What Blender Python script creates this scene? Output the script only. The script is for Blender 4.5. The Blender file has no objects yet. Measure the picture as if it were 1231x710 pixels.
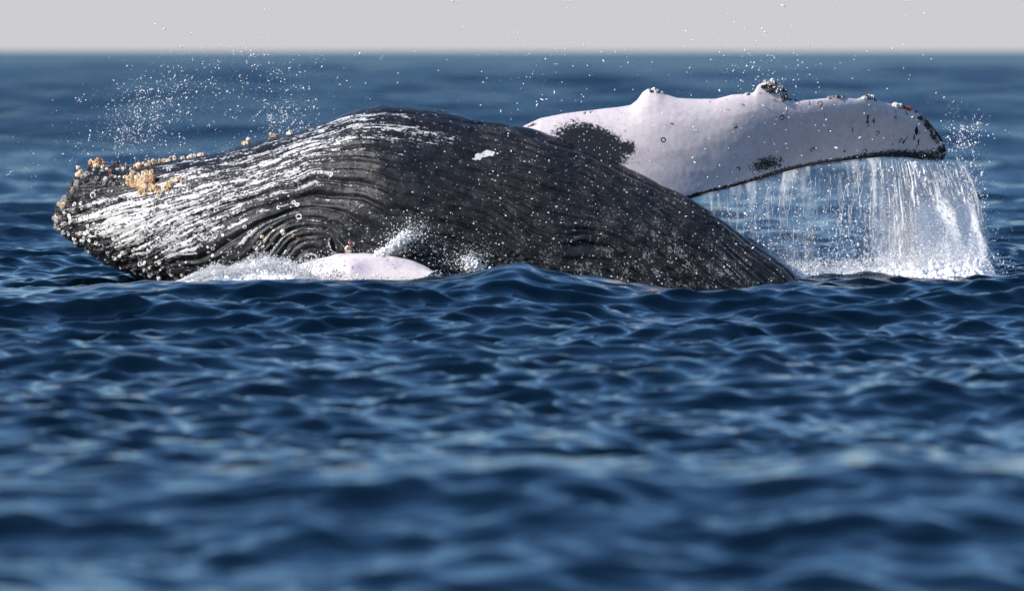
import bpy, math, random
import numpy as np
from mathutils import Vector, Matrix
from mathutils.bvhtree import BVHTree

random.seed(7)
RNG = np.random.default_rng(11)
scene = bpy.context.scene
COL = scene.collection

# ------------------------------------------------------------------ camera
CAM_H = 2.2                      # eye height of somebody standing in a small boat
WHALE_Y = 60.0                   # metres to the whale
K = 0.008 / WHALE_Y              # radians per photo pixel (photo 1231 x 710)
HORIZON = 62.0
PITCH = math.atan((355.0 - HORIZON) * K)
cam_d = bpy.data.cameras.new('camera')
cam_d.sensor_width = 36.0
cam_d.lens = 36.0 / (1231.0 * K)
cam_d.clip_start = 0.5
cam_d.clip_end = 200000.0
cam_d.dof.use_dof = True
cam_d.dof.focus_distance = 59.2
cam_d.dof.aperture_fstop = cam_d.lens / 1000.0 / 0.115
cam = bpy.data.objects.new('camera', cam_d)
cam.location = (0, 0, CAM_H)
cam.rotation_euler = (math.pi / 2 - PITCH, 0, 0)
COL.objects.link(cam)
scene.camera = cam

# ------------------------------------------------------------------ sky and sun
SUN = Vector((-0.80, -0.48, 0.54)).normalized()
SUN_EL = math.asin(SUN.z)
SUN_ROT = math.atan2(SUN.x, SUN.y)
world = bpy.data.worlds.new('World')
scene.world = world
world.use_nodes = True
wn, wl = world.node_tree.nodes, world.node_tree.links
wn.clear()
w_out = wn.new('ShaderNodeOutputWorld')
w_bg = wn.new('ShaderNodeBackground')
w_bg.inputs['Strength'].default_value = 0.14
sky = wn.new('ShaderNodeTexSky')
sky.sky_type = 'NISHITA'
sky.sun_disc = False
sky.sun_elevation = SUN_EL
sky.sun_rotation = SUN_ROT
sky.air_density = 1.0
sky.dust_density = 0.4
sky.ozone_density = 3.0
# pale marine haze layer low over the sea, all the way round the horizon
w_geo = wn.new('ShaderNodeNewGeometry')
w_sep = wn.new('ShaderNodeSeparateXYZ')
w_map = wn.new('ShaderNodeMapRange')
w_map.interpolation_type = 'SMOOTHSTEP'
w_map.inputs['From Min'].default_value = 0.004
w_map.inputs['From Max'].default_value = 0.10
w_map.inputs['To Min'].default_value = 1.0
w_map.inputs['To Max'].default_value = 0.0
w_mix = wn.new('ShaderNodeMix')
w_mix.data_type = 'RGBA'
w_mix.inputs[7].default_value = (3.95, 3.96, 4.08, 1)
w_tc = wn.new('ShaderNodeTexCoord')
wl.new(w_tc.outputs['Generated'], w_sep.inputs[0])
wl.new(w_sep.outputs['Z'], w_map.inputs['Value'])
wl.new(w_map.outputs[0], w_mix.inputs[0])
w_hs = wn.new('ShaderNodeHueSaturation')
w_hs.inputs['Hue'].default_value = 0.505
w_hs.inputs['Saturation'].default_value = 1.22
wl.new(sky.outputs[0], w_hs.inputs['Color'])
wl.new(w_hs.outputs[0], w_mix.inputs[6])
wl.new(w_mix.outputs[2], w_bg.inputs['Color'])
wl.new(w_bg.outputs[0], w_out.inputs[0])
wn.remove(w_geo)

sun_d = bpy.data.lights.new('sun', 'SUN')
sun_d.energy = 5.0
sun_d.angle = math.radians(0.53)
sun_d.color = (1.0, 0.93, 0.84)
sun = bpy.data.objects.new('sun', sun_d)
sun.rotation_euler = SUN.to_track_quat('Z', 'Y').to_euler()
sun.location = SUN * 30
COL.objects.link(sun)

vs = scene.view_settings
vs.view_transform = 'Standard'
vs.look = 'None'
vs.exposure = 0.15
vs.gamma = 1.0
scene.cycles.use_denoising = True
scene.cycles.max_bounces = 6
scene.cycles.transparent_max_bounces = 16

# ------------------------------------------------------------------ helpers
CP, SP = math.cos(PITCH), math.sin(PITCH)


def ray(px, py):
    a, b = (px - 615.5) * K, (355.0 - py) * K
    return Vector((a, CP + b * SP, -SP + b * CP))


def P(px, py, Y):
    d = ray(px, py)
    t = Y / d.y
    return Vector((d.x * t, Y, CAM_H + d.z * t))


def tag(o, label=None, cat=None, group=None, kind=None):
    if label: o['label'] = label
    if cat: o['category'] = cat
    if group: o['group'] = group
    if kind: o['kind'] = kind
    return o


def grid_faces(nu, nv, wrap):
    """quads of an nu x nv vertex grid; wrap joins the v direction"""
    i = np.arange(nu - 1)[:, None]
    j = np.arange(nv if wrap else nv - 1)[None, :]
    jn = (j + 1) % nv
    return np.stack([i * nv + j, (i + 1) * nv + j, (i + 1) * nv + jn, i * nv + jn], -1).reshape(-1, 4)


def np_mesh(name, verts, quads=None, tris=None, smooth=True):
    me = bpy.data.meshes.new(name)
    nq = 0 if quads is None else len(quads)
    nt = 0 if tris is None else len(tris)
    me.vertices.add(len(verts))
    me.vertices.foreach_set('co', np.ascontiguousarray(verts, np.float32).ravel())
    loops = []
    if nq: loops.append(np.asarray(quads, np.int32).ravel())
    if nt: loops.append(np.asarray(tris, np.int32).ravel())
    loops = np.concatenate(loops)
    me.loops.add(len(loops))
    me.loops.foreach_set('vertex_index', loops)
    me.polygons.add(nq + nt)
    starts = np.concatenate([np.arange(nq) * 4, nq * 4 + np.arange(nt) * 3]).astype(np.int32)
    me.polygons.foreach_set('loop_start', starts)
    me.polygons.foreach_set('use_smooth', np.full(nq + nt, smooth))
    me.update(calc_edges=True)
    me.validate()
    return me


def attr(me, name, arr):
    arr = np.ascontiguousarray(arr, np.float32)
    if arr.ndim == 1:
        me.attributes.new(name, 'FLOAT', 'POINT').data.foreach_set('value', arr)
    else:
        me.attributes.new(name, 'FLOAT_VECTOR', 'POINT').data.foreach_set('vector', arr.ravel())


def obj(name, me, mat=None, parent=None):
    o = bpy.data.objects.new(name, me)
    if mat is not None and not me.materials:
        me.materials.append(mat)
    COL.objects.link(o)
    o.parent = parent
    return o


_NT = RNG.random((256, 256))


def vnoise(x, y):
    """smooth value noise, 0..1"""
    x = np.asarray(x, float); y = np.asarray(y, float)
    xi, yi = np.floor(x).astype(int), np.floor(y).astype(int)
    fx, fy = x - xi, y - yi
    fx = fx * fx * (3 - 2 * fx); fy = fy * fy * (3 - 2 * fy)
    a = _NT[xi & 255, yi & 255]; b = _NT[(xi + 1) & 255, yi & 255]
    c = _NT[xi & 255, (yi + 1) & 255]; d = _NT[(xi + 1) & 255, (yi + 1) & 255]
    return (a * (1 - fx) + b * fx) * (1 - fy) + (c * (1 - fx) + d * fx) * fy


def fbm(x, y, n=4):
    s, a, t = 0, 1.0, 0
    for k in range(n):
        s = s + a * vnoise(x * 2 ** k + 17.3 * k, y * 2 ** k + 5.1 * k); t += a; a *= 0.5
    return s / t


def curve(pts, x, smooth=0.0):
    p = np.array(pts, float)
    if smooth <= 0:
        return np.interp(x, p[:, 0], p[:, 1])
    off = np.linspace(-2, 2, 9) * smooth
    w = np.exp(-0.5 * (off / smooth) ** 2); w /= w.sum()
    return sum(wi * np.interp(x + o, p[:, 0], p[:, 1]) for wi, o in zip(w, off))


def sstep(a, b, x):
    t = np.clip((x - a) / (b - a), 0, 1)
    return t * t * (3 - 2 * t)


class NT:
    """small node-tree writer"""
    def __init__(self, name):
        self.m = bpy.data.materials.new(name)
        self.m.use_nodes = True
        self.t = self.m.node_tree
        self.t.nodes.clear()
        self.out = self.t.nodes.new('ShaderNodeOutputMaterial')

    def n(self, kind, ins=None, **props):
        nd = self.t.nodes.new(kind)
        for k, v in props.items(): setattr(nd, k, v)
        for k, v in (ins or {}).items(): self.set(nd.inputs[k], v)
        return nd

    def set(self, sock, v):
        if isinstance(v, bpy.types.NodeSocket): self.t.links.new(v, sock)
        else: sock.default_value = v

    def math(self, op, a, b=0.0, c=0.0, clamp=False):
        nd = self.t.nodes.new('ShaderNodeMath'); nd.operation = op; nd.use_clamp = clamp
        for s, v in zip(nd.inputs, (a, b, c)): self.set(s, v)
        return nd.outputs[0]

    def ramp(self, v, a, b, lo=0.0, hi=1.0):
        nd = self.n('ShaderNodeMapRange', {'Value': v, 'From Min': a, 'From Max': b, 'To Min': lo, 'To Max': hi}, interpolation_type='SMOOTHSTEP')
        return nd.outputs[0]

    def mix(self, f, a, b):
        nd = self.n('ShaderNodeMix', data_type='RGBA')
        for k, v in ((0, f), (6, a), (7, b)):
            if k and not isinstance(v, bpy.types.NodeSocket): v = tuple(v) + (1,) * (4 - len(v))
            self.set(nd.inputs[k], v)
        return nd.outputs[2]

    def attr(self, name, out='Fac'):
        return self.n('ShaderNodeAttribute', attribute_name=name).outputs[out]

    def pos(self):
        return self.n('ShaderNodeTexCoord').outputs['Object']

    def scale(self, v, s):
        nd = self.n('ShaderNodeVectorMath', operation='MULTIPLY'); self.set(nd.inputs[0], v); nd.inputs[1].default_value = s
        return nd.outputs[0]

    def noise(self, v, sc, det=3.0, rough=0.55):
        return self.n('ShaderNodeTexNoise', {'Vector': v, 'Scale': sc, 'Detail': det, 'Roughness': rough}).outputs['Fac']

    def voro(self, v, sc, rnd=1.0):
        return self.n('ShaderNodeTexVoronoi', {'Vector': v, 'Scale': sc, 'Randomness': rnd})


def simple(name, col, rough=0.6, noise_sc=30.0, var=0.35, bump=0.3):
    t = NT(name)
    p = t.pos()
    f = t.noise(p, noise_sc)
    c = t.mix(t.ramp(f, 0.3, 0.7), [x * (1 - var) for x in col], [min(1, x * (1 + var)) for x in col])
    bp = t.n('ShaderNodeBump', {'Height': f, 'Strength': bump, 'Distance': 0.01})
    b = t.n('ShaderNodeBsdfPrincipled', {'Base Color': c, 'Roughness': rough, 'Normal': bp.outputs[0]})
    t.t.links.new(b.outputs[0], t.out.inputs[0])
    return t.m


# ------------------------------------------------------------------ materials
def mat_sea():
    t = NT('sea_water')
    p = t.pos()
    d = t.n('ShaderNodeVectorMath', {0: p}, operation='LENGTH').outputs['Value']
    far = t.ramp(d, 45.0, 170.0)
    rgh = t.math('MULTIPLY_ADD', far, 0.20, 0.075)
    a = t.n('ShaderNodeTexNoise', {'Vector': t.scale(p, (0.75, 1.15, 1.0)), 'Scale': 3.2, 'Detail': 6.0, 'Roughness': 0.55, 'Distortion': 0.6}, noise_type='RIDGED_MULTIFRACTAL').outputs['Fac']
    b = t.noise(t.scale(p, (0.7, 1.0, 1.0)), 0.75, 4.0, 0.6)
    n1 = t.n('ShaderNodeBump', {'Height': a, 'Strength': 1.0, 'Distance': 0.022})
    db = t.math('MULTIPLY', far, 0.42)
    n2 = t.n('ShaderNodeBump', {'Height': b, 'Strength': 1.0, 'Distance': db, 'Normal': n1.outputs[0]})
    bs = t.n('ShaderNodeBsdfPrincipled', {'Base Color': (0.0006, 0.0045, 0.010, 1), 'Roughness': rgh, 'IOR': 1.38, 'Normal': n2.outputs[0]})
    t.t.links.new(bs.outputs[0], t.out.inputs[0])
    return t.m


def mat_skin():
    t = NT('whale_skin')
    p = t.pos()
    flow = t.attr('flow', 'Vector')
    wht, blk, pink, rings, trickle = (t.attr(k) for k in ('wht', 'blk', 'pink', 'rings', 'film'))
    # dark skin
    n0 = t.noise(p, 9.0, 5.0, 0.65)
    dark = t.mix(t.ramp(n0, 0.3, 0.75), (0.009, 0.009, 0.010), (0.034, 0.033, 0.036))
    # scraped white streaks, drawn out along the pleats; wht also holds painted fold light
    s1 = t.noise(t.scale(flow, (0.10, 1.6, 1.0)), 1.0, 4.0, 0.65)
    s1b = t.noise(t.scale(flow, (0.34, 6.5, 3.0)), 1.0, 3.0, 0.6)
    s2 = t.noise(p, 42.0, 4.0, 0.72)
    s2b = t.noise(p, 13.0, 3.0, 0.6)
    s = t.math('ADD', t.math('MULTIPLY', s1, 0.15), t.math('MULTIPLY', s2, 0.33))
    s = t.math('ADD', s, t.math('MULTIPLY', s1b, 0.40))
    s = t.math('ADD', s, t.math('MULTIPLY', s2b, 0.12))
    th = t.math('SUBTRACT', 0.655, t.math('MULTIPLY', wht, 0.185))
    f = t.ramp(t.math('SUBTRACT', s, th), -0.012, 0.028)
    n3 = t.noise(p, 55.0, 3.0)
    crust = t.mix(n3, (0.50, 0.49, 0.50), (0.86, 0.84, 0.83))
    col = t.mix(f, dark, crust)
    # pale ring scars left by barnacles
    v = t.voro(t.scale(p, (1.0, 1.0, 1.0)), 13.0)
    vd = v.outputs['Distance']
    vr = t.n('ShaderNodeSeparateColor', {0: v.outputs['Color']})
    rad = t.math('MULTIPLY_ADD', vr.outputs[0], 0.18, 0.16)
    ringf = t.ramp(t.math('ABSOLUTE', t.math('SUBTRACT', vd, rad)), 0.055, 0.10, 1.0, 0.0)
    ringf = t.math('MULTIPLY', ringf, t.math('LESS_THAN', vr.outputs[1], rings))
    core = t.math('MULTIPLY', t.ramp(vd, 0.05, 0.14, 0.75, 0.0), t.math('LESS_THAN', vr.outputs[1], rings))
    col = t.mix(core, col, (0.03, 0.03, 0.03))
    col = t.mix(ringf, col, (0.74, 0.72, 0.70))
    # tiny acorn barnacles, plus painted glints of water beads, all over the dark skin
    wv = t.n('ShaderNodeTexNoise', {'Vector': p, 'Scale': 60.0, 'Detail': 2.0})
    wp = t.n('ShaderNodeVectorMath', operation='MULTIPLY_ADD'); t.set(wp.inputs[0], wv.outputs['Color']); wp.inputs[1].default_value = (.022, .022, .022); t.set(wp.inputs[2], p)
    p0 = p; p = wp.outputs[0]
    clump = t.ramp(t.noise(p0, 9.0, 3.0, 0.6), 0.36, 0.66, 0.25, 1.9)
    dn = t.math('MULTIPLY', t.attr('dots'), clump)
    v2 = t.voro(p, 40.0)
    v2c = t.n('ShaderNodeSeparateColor', {0: v2.outputs['Color']})
    dsz = t.math('SUBTRACT', v2.outputs['Distance'], t.math('MULTIPLY', t.math('POWER', v2c.outputs[1], 2.0), 0.34))
    dots = t.math('MULTIPLY', t.ramp(dsz, 0.02, 0.14, 1.0, 0.0), t.math('LESS_THAN', v2c.outputs[0], dn))
    col = t.mix(dots, col, (0.78, 0.78, 0.79))
    v3 = t.voro(p, 75.0)
    v3c = t.n('ShaderNodeSeparateColor', {0: v3.outputs['Color']})
    dots3 = t.math('MULTIPLY', t.ramp(v3.outputs['Distance'], 0.20, 0.36, 1.0, 0.0), t.math('LESS_THAN', v3c.outputs[0], t.math('MULTIPLY', dn, 0.55)))
    col = t.mix(t.math('MULTIPLY', dots3, 0.85), col, (0.7, 0.7, 0.72))
    p = p0
    # trickles of water
    tr = t.noise(t.scale(p, (14.0, 14.0, 6.0)), 1.0, 6.0, 0.72)
    trf = t.math('MULTIPLY', t.ramp(t.math('ABSOLUTE', t.math('SUBTRACT', tr, 0.5)), 0.006, 0.018, 1.0, 0.0), t.math('MULTIPLY', trickle, t.ramp(t.noise(p, 7.0, 2.0), 0.5, 0.62)))
    col = t.mix(trf, col, (0.62, 0.63, 0.65))
    # pale pink flippers with black patches
    pn = t.noise(p, 4.0, 4.0)
    pinkc = t.mix(pn, (0.66, 0.58, 0.60), (0.76, 0.69, 0.70))
    pinkc = t.mix(t.ramp(t.noise(p, 11.0, 5.0, 0.7), 0.45, 0.7, 0.0, 0.45), pinkc, (0.60, 0.45, 0.47))
    pinkc = t.mix(t.math('MULTIPLY', t.attr('shade_tint'), 0.95, clamp=True), pinkc, (0.34, 0.30, 0.40))  # painted bluish shade, mixed into the pink
    mot = t.ramp(t.noise(t.scale(p, (1.0, 1.0, 1.6)), 16.0, 6.0, 0.75), 0.50, 0.72, 0.0, 0.5)
    pinkc = t.mix(mot, pinkc, (0.42, 0.385, 0.42))
    bn = t.noise(p, 40.0, 5.0, 0.75)
    bf = t.ramp(t.math('ADD', blk, t.math('MULTIPLY', t.math('SUBTRACT', bn, 0.5), 1.5)), 0.38, 0.62)
    # dark ring and scratch marks on the pale skin
    v4 = t.voro(p, 6.5)
    v4c = t.n('ShaderNodeSeparateColor', {0: v4.outputs['Color']})
    r4 = t.ramp(t.math('ABSOLUTE', t.math('SUBTRACT', v4.outputs['Distance'], 0.15)), 0.022, 0.05, 1.0, 0.0)
    r4 = t.math('MULTIPLY', r4, t.math('LESS_THAN', v4c.outputs[0], 0.5))
    r4 = t.math('MULTIPLY', t.math('MULTIPLY', r4, t.attr('marks')), t.ramp(t.noise(p, 16.0, 2.0), 0.38, 0.5))
    sc = t.noise(t.scale(p, (16.0, 5.0, 5.0)), 1.0, 3.0, 0.6)
    scf = t.math('MULTIPLY', t.ramp(sc, 0.645, 0.68), t.attr('scratch'))
    mk = t.math('MAXIMUM', t.math('MAXIMUM', r4, scf), bf)
    flc = t.mix(mk, pinkc, (0.022, 0.022, 0.024))
    fd = t.math('MULTIPLY', t.ramp(v2.outputs['Distance'], 0.12, 0.24, 1.0, 0.0), t.math('LESS_THAN', v2c.outputs[0], 0.22))
    flc = t.mix(fd, flc, (0.93, 0.93, 0.95))
    col = t.mix(pink, col, flc)
    # skin relief
    h = t.math('ADD', t.math('MULTIPLY', n0, 0.5), t.math('MULTIPLY', s2, 0.35))
    h = t.math('ADD', h, t.math('MULTIPLY', f, 0.25))
    h = t.math('ADD', h, t.math('MULTIPLY', t.math('MAXIMUM', ringf, dots), 0.5))
    bst = t.math('MULTIPLY_ADD', pink, -0.75, 0.9)
    bp = t.n('ShaderNodeBump', {'Height': h, 'Strength': bst, 'Distance': 0.02})
    rg = t.math('SUBTRACT', t.math('MULTIPLY_ADD', n0, 0.35, 0.15), t.math('MULTIPLY', pink, 0.06))
    bs = t.n('ShaderNodeBsdfPrincipled', {'Base Color': col, 'Roughness': rg, 'Normal': bp.outputs[0], 'Specular IOR Level': 0.35})
    t.t.links.new(bs.outputs[0], t.out.inputs[0])
    return t.m


def mat_foam(name, col=(0.93, 0.94, 0.96), trans=0.3):
    t = NT(name)
    d = t.n('ShaderNodeBsdfDiffuse', {'Color': col + (1,)})
    tr = t.n('ShaderNodeBsdfTranslucent', {'Color': col + (1,)})
    m = t.n('ShaderNodeMixShader', {0: trans, 1: d.outputs[0], 2: tr.outputs[0]})
    g = t.n('ShaderNodeBsdfGlossy', {'Color': (1, 1, 1, 1), 'Roughness': 0.15})
    m2 = t.n('ShaderNodeMixShader', {0: 0.06, 1: m.outputs[0], 2: g.outputs[0]})
    t.t.links.new(m2.outputs[0], t.out.inputs[0])
    return t.m


def mat_sheet():
    """falling sheet of aerated water: torn into threads, see-through between them"""
    t = NT('falling_water')
    uv = t.attr('fall', 'Vector')
    dens = t.attr('dens')
    wn_ = t.n('ShaderNodeTexNoise', {'Vector': t.scale(uv, (5.0, 4.0, 1.0)), 'Scale': 1.0, 'Detail': 3.0})
    wm = t.n('ShaderNodeVectorMath', operation='MULTIPLY_ADD'); t.set(wm.inputs[0], wn_.outputs['Color']); wm.inputs[1].default_value = (.22, .22, 0); t.set(wm.inputs[2], uv)
    uv = wm.outputs[0]
    a = t.noise(t.scale(uv, (17.0, 3.0, 1.0)), 1.0, 6.0, 0.72)
    b = t.noise(t.scale(uv, (55.0, 26.0, 1.0)), 1.0, 4.0, 0.65)
    s = t.math('ADD', t.math('MULTIPLY', a, 0.65), t.math('MULTIPLY', b, 0.35))
    al = t.ramp(t.math('ADD', s, t.math('MULTIPLY', dens, 0.50)), 0.60, 0.98)
    al = t.math('MULTIPLY', al, t.ramp(dens, 0.0, 0.12))
    soft = t.attr('soft')
    als = t.math('MULTIPLY', dens, t.ramp(s, 0.30, 0.72, 0.30, 1.15))
    al = t.math('ADD', t.math('MULTIPLY', al, t.math('SUBTRACT', 1.0, soft)), t.math('MULTIPLY', als, soft), clamp=True)
    d = t.n('ShaderNodeBsdfDiffuse', {'Color': (0.92, 0.94, 0.97, 1)})
    tl = t.n('ShaderNodeBsdfTranslucent', {'Color': (0.92, 0.94, 0.97, 1)})
    m = t.n('ShaderNodeMixShader', {0: 0.15, 1: d.outputs[0], 2: tl.outputs[0]})
    tp = t.n('ShaderNodeBsdfTransparent')
    m2 = t.n('ShaderNodeMixShader', {0: al, 1: tp.outputs[0], 2: m.outputs[0]})
    t.t.links.new(m2.outputs[0], t.out.inputs[0])
    return t.m


M_SEA, M_SKIN = mat_sea(), mat_skin()
M_FOAM = mat_foam('foam', trans=0.08)
M_DROP = mat_foam('droplet', trans=0.12)
M_SHEET = mat_sheet()
M_BARN = {
    'yellow': simple('barnacle_yellow', (0.66, 0.49, 0.29), 0.5, 60),
    'orange': simple('barnacle_orange', (0.46, 0.24, 0.13), 0.5, 60),
    'cream': simple('barnacle_cream', (0.74, 0.64, 0.50), 0.5, 60),
    'grey': simple('barnacle_grey', (0.34, 0.32, 0.30), 0.5, 60, 0.5),
    'dark': simple('barnacle_dark', (0.05, 0.047, 0.045), 0.45, 60, 0.6),
    'white': simple('barnacle_white', (0.78, 0.76, 0.73), 0.5, 60, 0.2),
    'red': simple('barnacle_red', (0.26, 0.06, 0.045), 0.5, 60),
}

# ------------------------------------------------------------------ the sea
FAR_CREST_Y, NEAR_CREST_Y = 53.0, 29.0
far_crest = [(-400, 345), (0, 350), (90, 345), (170, 339), (250, 336), (350, 332), (450, 334), (530, 333), (570, 328), (598, 321), (622, 317),
             (650, 328), (700, 335), (760, 341), (840, 347), (900, 345), (960, 340), (1040, 343), (1100, 335), (1150, 337), (1231, 334), (1700, 342)]
near_crest = [(-400, 515), (0, 522), (200, 516), (330, 514), (500, 507), (650, 508), (760, 520), (850, 527), (960, 512), (1050, 502), (1150, 514), (1231, 512), (1700, 520)]


def ocean_tile(L, N, lo, hi, std, seed, spread):
    r = np.random.default_rng(seed)
    k1 = 2 * np.pi * np.fft.fftfreq(N, L / N)
    kx, ky = np.meshgrid(k1, k1, indexing='ij')
    k = np.hypot(kx, ky); k[0, 0] = 1e-6
    wl_ = 2 * np.pi / k
    band = 1 / (1 + (lo / wl_) ** 8) / (1 + (wl_ / hi) ** 8)
    amp = k ** -1.6 * band * (np.abs(ky / k) ** spread + 0.08)
    amp[0, 0] = 0
    h = amp * (r.normal(size=(N, N)) + 1j * r.normal(size=(N, N)))
    z = np.fft.ifft2(h)
    s = std / z.real.std()
    dx = np.fft.ifft2(1j * kx / k * h).real * s
    dy = np.fft.ifft2(1j * ky / k * h).real * s
    return L, N, z.real * s, dx, dy


def sample(tile, x, y, ang):
    L, N, z, dx, dy = tile
    c, s = math.cos(ang), math.sin(ang)
    u, v = (x * c + y * s) / L * N, (-x * s + y * c) / L * N
    ui, vi = np.floor(u).astype(int), np.floor(v).astype(int)
    fu, fv = u - ui, v - vi
    i0, i1, j0, j1 = ui % N, (ui + 1) % N, vi % N, (vi + 1) % N
    g = lambda a: (a[i0, j0] * (1 - fu) + a[i1, j0] * fu) * (1 - fv) + (a[i0, j1] * (1 - fu) + a[i1, j1] * fu) * fv
    hx, hy = g(dx), g(dy)
    return g(z), hx * c - hy * s, hx * s + hy * c


def make_sea():
    ys = [-60, -40, -25, -12, -4, 3, 8, 12, 15, 17]
    y = 18.0
    while y < 60000:
        ys.append(y)
        y += 0.16 if y < 22 else (0.085 if y < 46 else 0.062 if y < 63 else (y - 63) * 0.011 + 0.062 if y < 130 else y * 0.0075 if y < 700 else y * 0.03 if y < 3000 else y * 0.15)
    ys.append(90000.0)
    ys = np.array(ys)
    inner = np.arange(-720, 721, 2.3) * K
    outer = np.geomspace(inner[-1] * 1.01, 1.6, 26)
    us = np.concatenate([-outer[::-1], inner, outer])
    yy = np.repeat(ys[:, None], len(us), 1)
    xx = us[None, :] * np.maximum(ys, 18)[:, None]
    row = np.gradient(ys)[:, None] * np.ones_like(us)[None, :]
    colw = np.gradient(us)[None, :] * np.maximum(ys, 18)[:, None]
    step = np.maximum(row, colw)
    z = np.zeros_like(xx); ox = np.zeros_like(xx); oy = np.zeros_like(xx)
    tiles = [(ocean_tile(230.0, 512, 9.0, 60.0, 0.36, 1, 1.5), 0.10, 12.0),
             (ocean_tile(61.0, 512, 2.4, 12.0, 0.060, 2, 2.6), -0.18, 2.2),
             (ocean_tile(17.3, 512, 0.32, 2.2, 0.027, 3, 1.8), 0.22, 0.5),
             (ocean_tile(5.1, 512, 0.20, 0.6, 0.0115, 4, 1.0), -0.35, 0.12)]
    # calmer right behind the crest that hides the whale's waterline
    px = xx / np.maximum(yy, 18) / K + 615.5
    near = np.exp(-((yy - 59) / 5.0) ** 2) * sstep(-1100, -200, px) * (1 - sstep(1400, 2300, px))
    for n, (tl, ang, fade) in enumerate(tiles):
        a, b, c = sample(tl, xx, yy, ang)
        w = 1 - sstep(fade, fade * 2.2, step)
        if n < 2: w = w * (1 - 0.72 * near)
        if n == 0: w = w * sstep(45, 160, yy)
        w = w * (1 - 0.42 * (1 - sstep(24, 42, yy)))
        z += a * w; ox += b * w * 0.85; oy += c * w * 0.85
    # the two swell crests
    for prof, Y0, sf, sb in ((far_crest, FAR_CREST_Y, 2.6, 1.7), (near_crest, NEAR_CREST_Y, 2.2, 2.0)):
        py = curve(prof, px, 6.0)
        zc = CAM_H - (py - HORIZON) * K * Y0
        d = yy - Y0 - 0.35 * (vnoise(px / 90.0, 3.3) - 0.5)
        env = np.where(d < 0, np.exp(-(d / sf) ** 2), np.exp(-(d / sb) ** 2))
        nearc = Y0 < 40
        z = z * (1 - (0.25 if nearc else 0.62) * np.exp(-(d / 0.8) ** 2)) + zc * env - (0.17 if nearc else 0.022 + 0.035 * sstep(600, 800, px)) * env
    z -= 0.10 * np.exp(-((yy - 58.2) / 2.0) ** 2)
    v = np.stack([xx + ox, yy + oy, z], -1).reshape(-1, 3)
    me = np_mesh('sea', v, grid_faces(len(ys), len(us), False)[:, ::-1])
    o = obj('sea', me, M_SEA)
    return tag(o, kind='structure')


make_sea()

# ------------------------------------------------------------------ the whale
top_pts = [(65, 262), (66, 256), (69, 248), (76, 238), (84, 222), (93, 208), (104, 199), (130, 196), (160, 197), (200, 192), (245, 184), (300, 173), (350, 159),
           (400, 143), (430, 130), (448, 125), (462, 123), (485, 124), (510, 128), (540, 134), (580, 145), (620, 150), (650, 156), (700, 175), (740, 192), (780, 213),
           (820, 233), (850, 251), (900, 285), (940, 316), (965, 337), (1010, 376), (1080, 440), (1160, 520), (1260, 640), (1290, 690)]
bot_pts = [(65, 262), (66, 269), (70, 277), (80, 287), (100, 302), (130, 319), (165, 333), (200, 343), (250, 357), (300, 375), (380, 415), (460, 455), (550, 485),
           (650, 510), (760, 535), (860, 565), (960, 605), (1060, 645), (1160, 695), (1260, 740), (1290, 745)]
wid_pts = [(65, 0), (66, .13), (70, .26), (85, .46), (110, .62), (150, .80), (220, 1.0), (320, 1.2), (460, 1.36), (620, 1.30), (800, 1.15), (960, .95), (1100, .7), (1290, .30)]

# pleats traced along the throat and belly: value, points
pleats = [
    (0.0, [(130, 199), (200, 193), (245, 185), (300, 174), (350, 160), (400, 145), (460, 126), (540, 137), (620, 154), (700, 179), (780, 217), (850, 256), (960, 338), (1100, 470)]),
    (1.7, [(92, 238), (128, 226), (172, 217), (240, 204), (300, 191), (339, 183), (400, 166), (460, 154), (540, 161), (620, 176), (700, 200), (780, 235), (850, 272), (940, 345)]),
    (4.0, [(85, 275), (110, 268), (150, 255), (195, 243), (240, 230), (301, 213), (352, 200), (400, 187), (425, 185), (490, 197), (600, 222), (700, 252), (800, 295), (880, 350)]),
    (5.0, [(130, 288), (159, 277), (195, 260), (240, 244), (301, 224), (357, 211), (400, 201), (450, 204), (520, 219), (600, 240), (700, 275), (800, 325)]),
    (6.0, [(155, 298), (185, 288), (240, 258), (306, 237), (342, 222), (379, 211), (438, 217), (490, 234), (528, 246), (600, 268), (680, 310)]),
    (7.0, [(180, 312), (215, 292), (270, 264), (310, 248), (342, 237), (379, 228), (441, 233), (496, 249), (560, 270), (620, 302)]),
    (8.0, [(240, 312), (281, 284), (311, 266), (339, 256), (360, 247), (399, 248), (425, 256), (470, 276)]),
    (9.0, [(309, 299), (332, 272), (352, 260), (390, 259), (415, 266), (440, 288)]),
    (10.0, [(322, 304), (337, 287), (362, 270), (388, 268), (405, 276)]),
    (11.0, [(337, 309), (347, 293), (365, 280), (385, 277), (400, 288)]),
    (12.0, [(352, 316), (375, 294), (400, 284)]),
    (10.0, [(200, 345), (260, 345)]), (13.5, [(400, 330), (300, 370)]), (12.0, [(520, 330), (640, 360)]),
]


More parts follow.
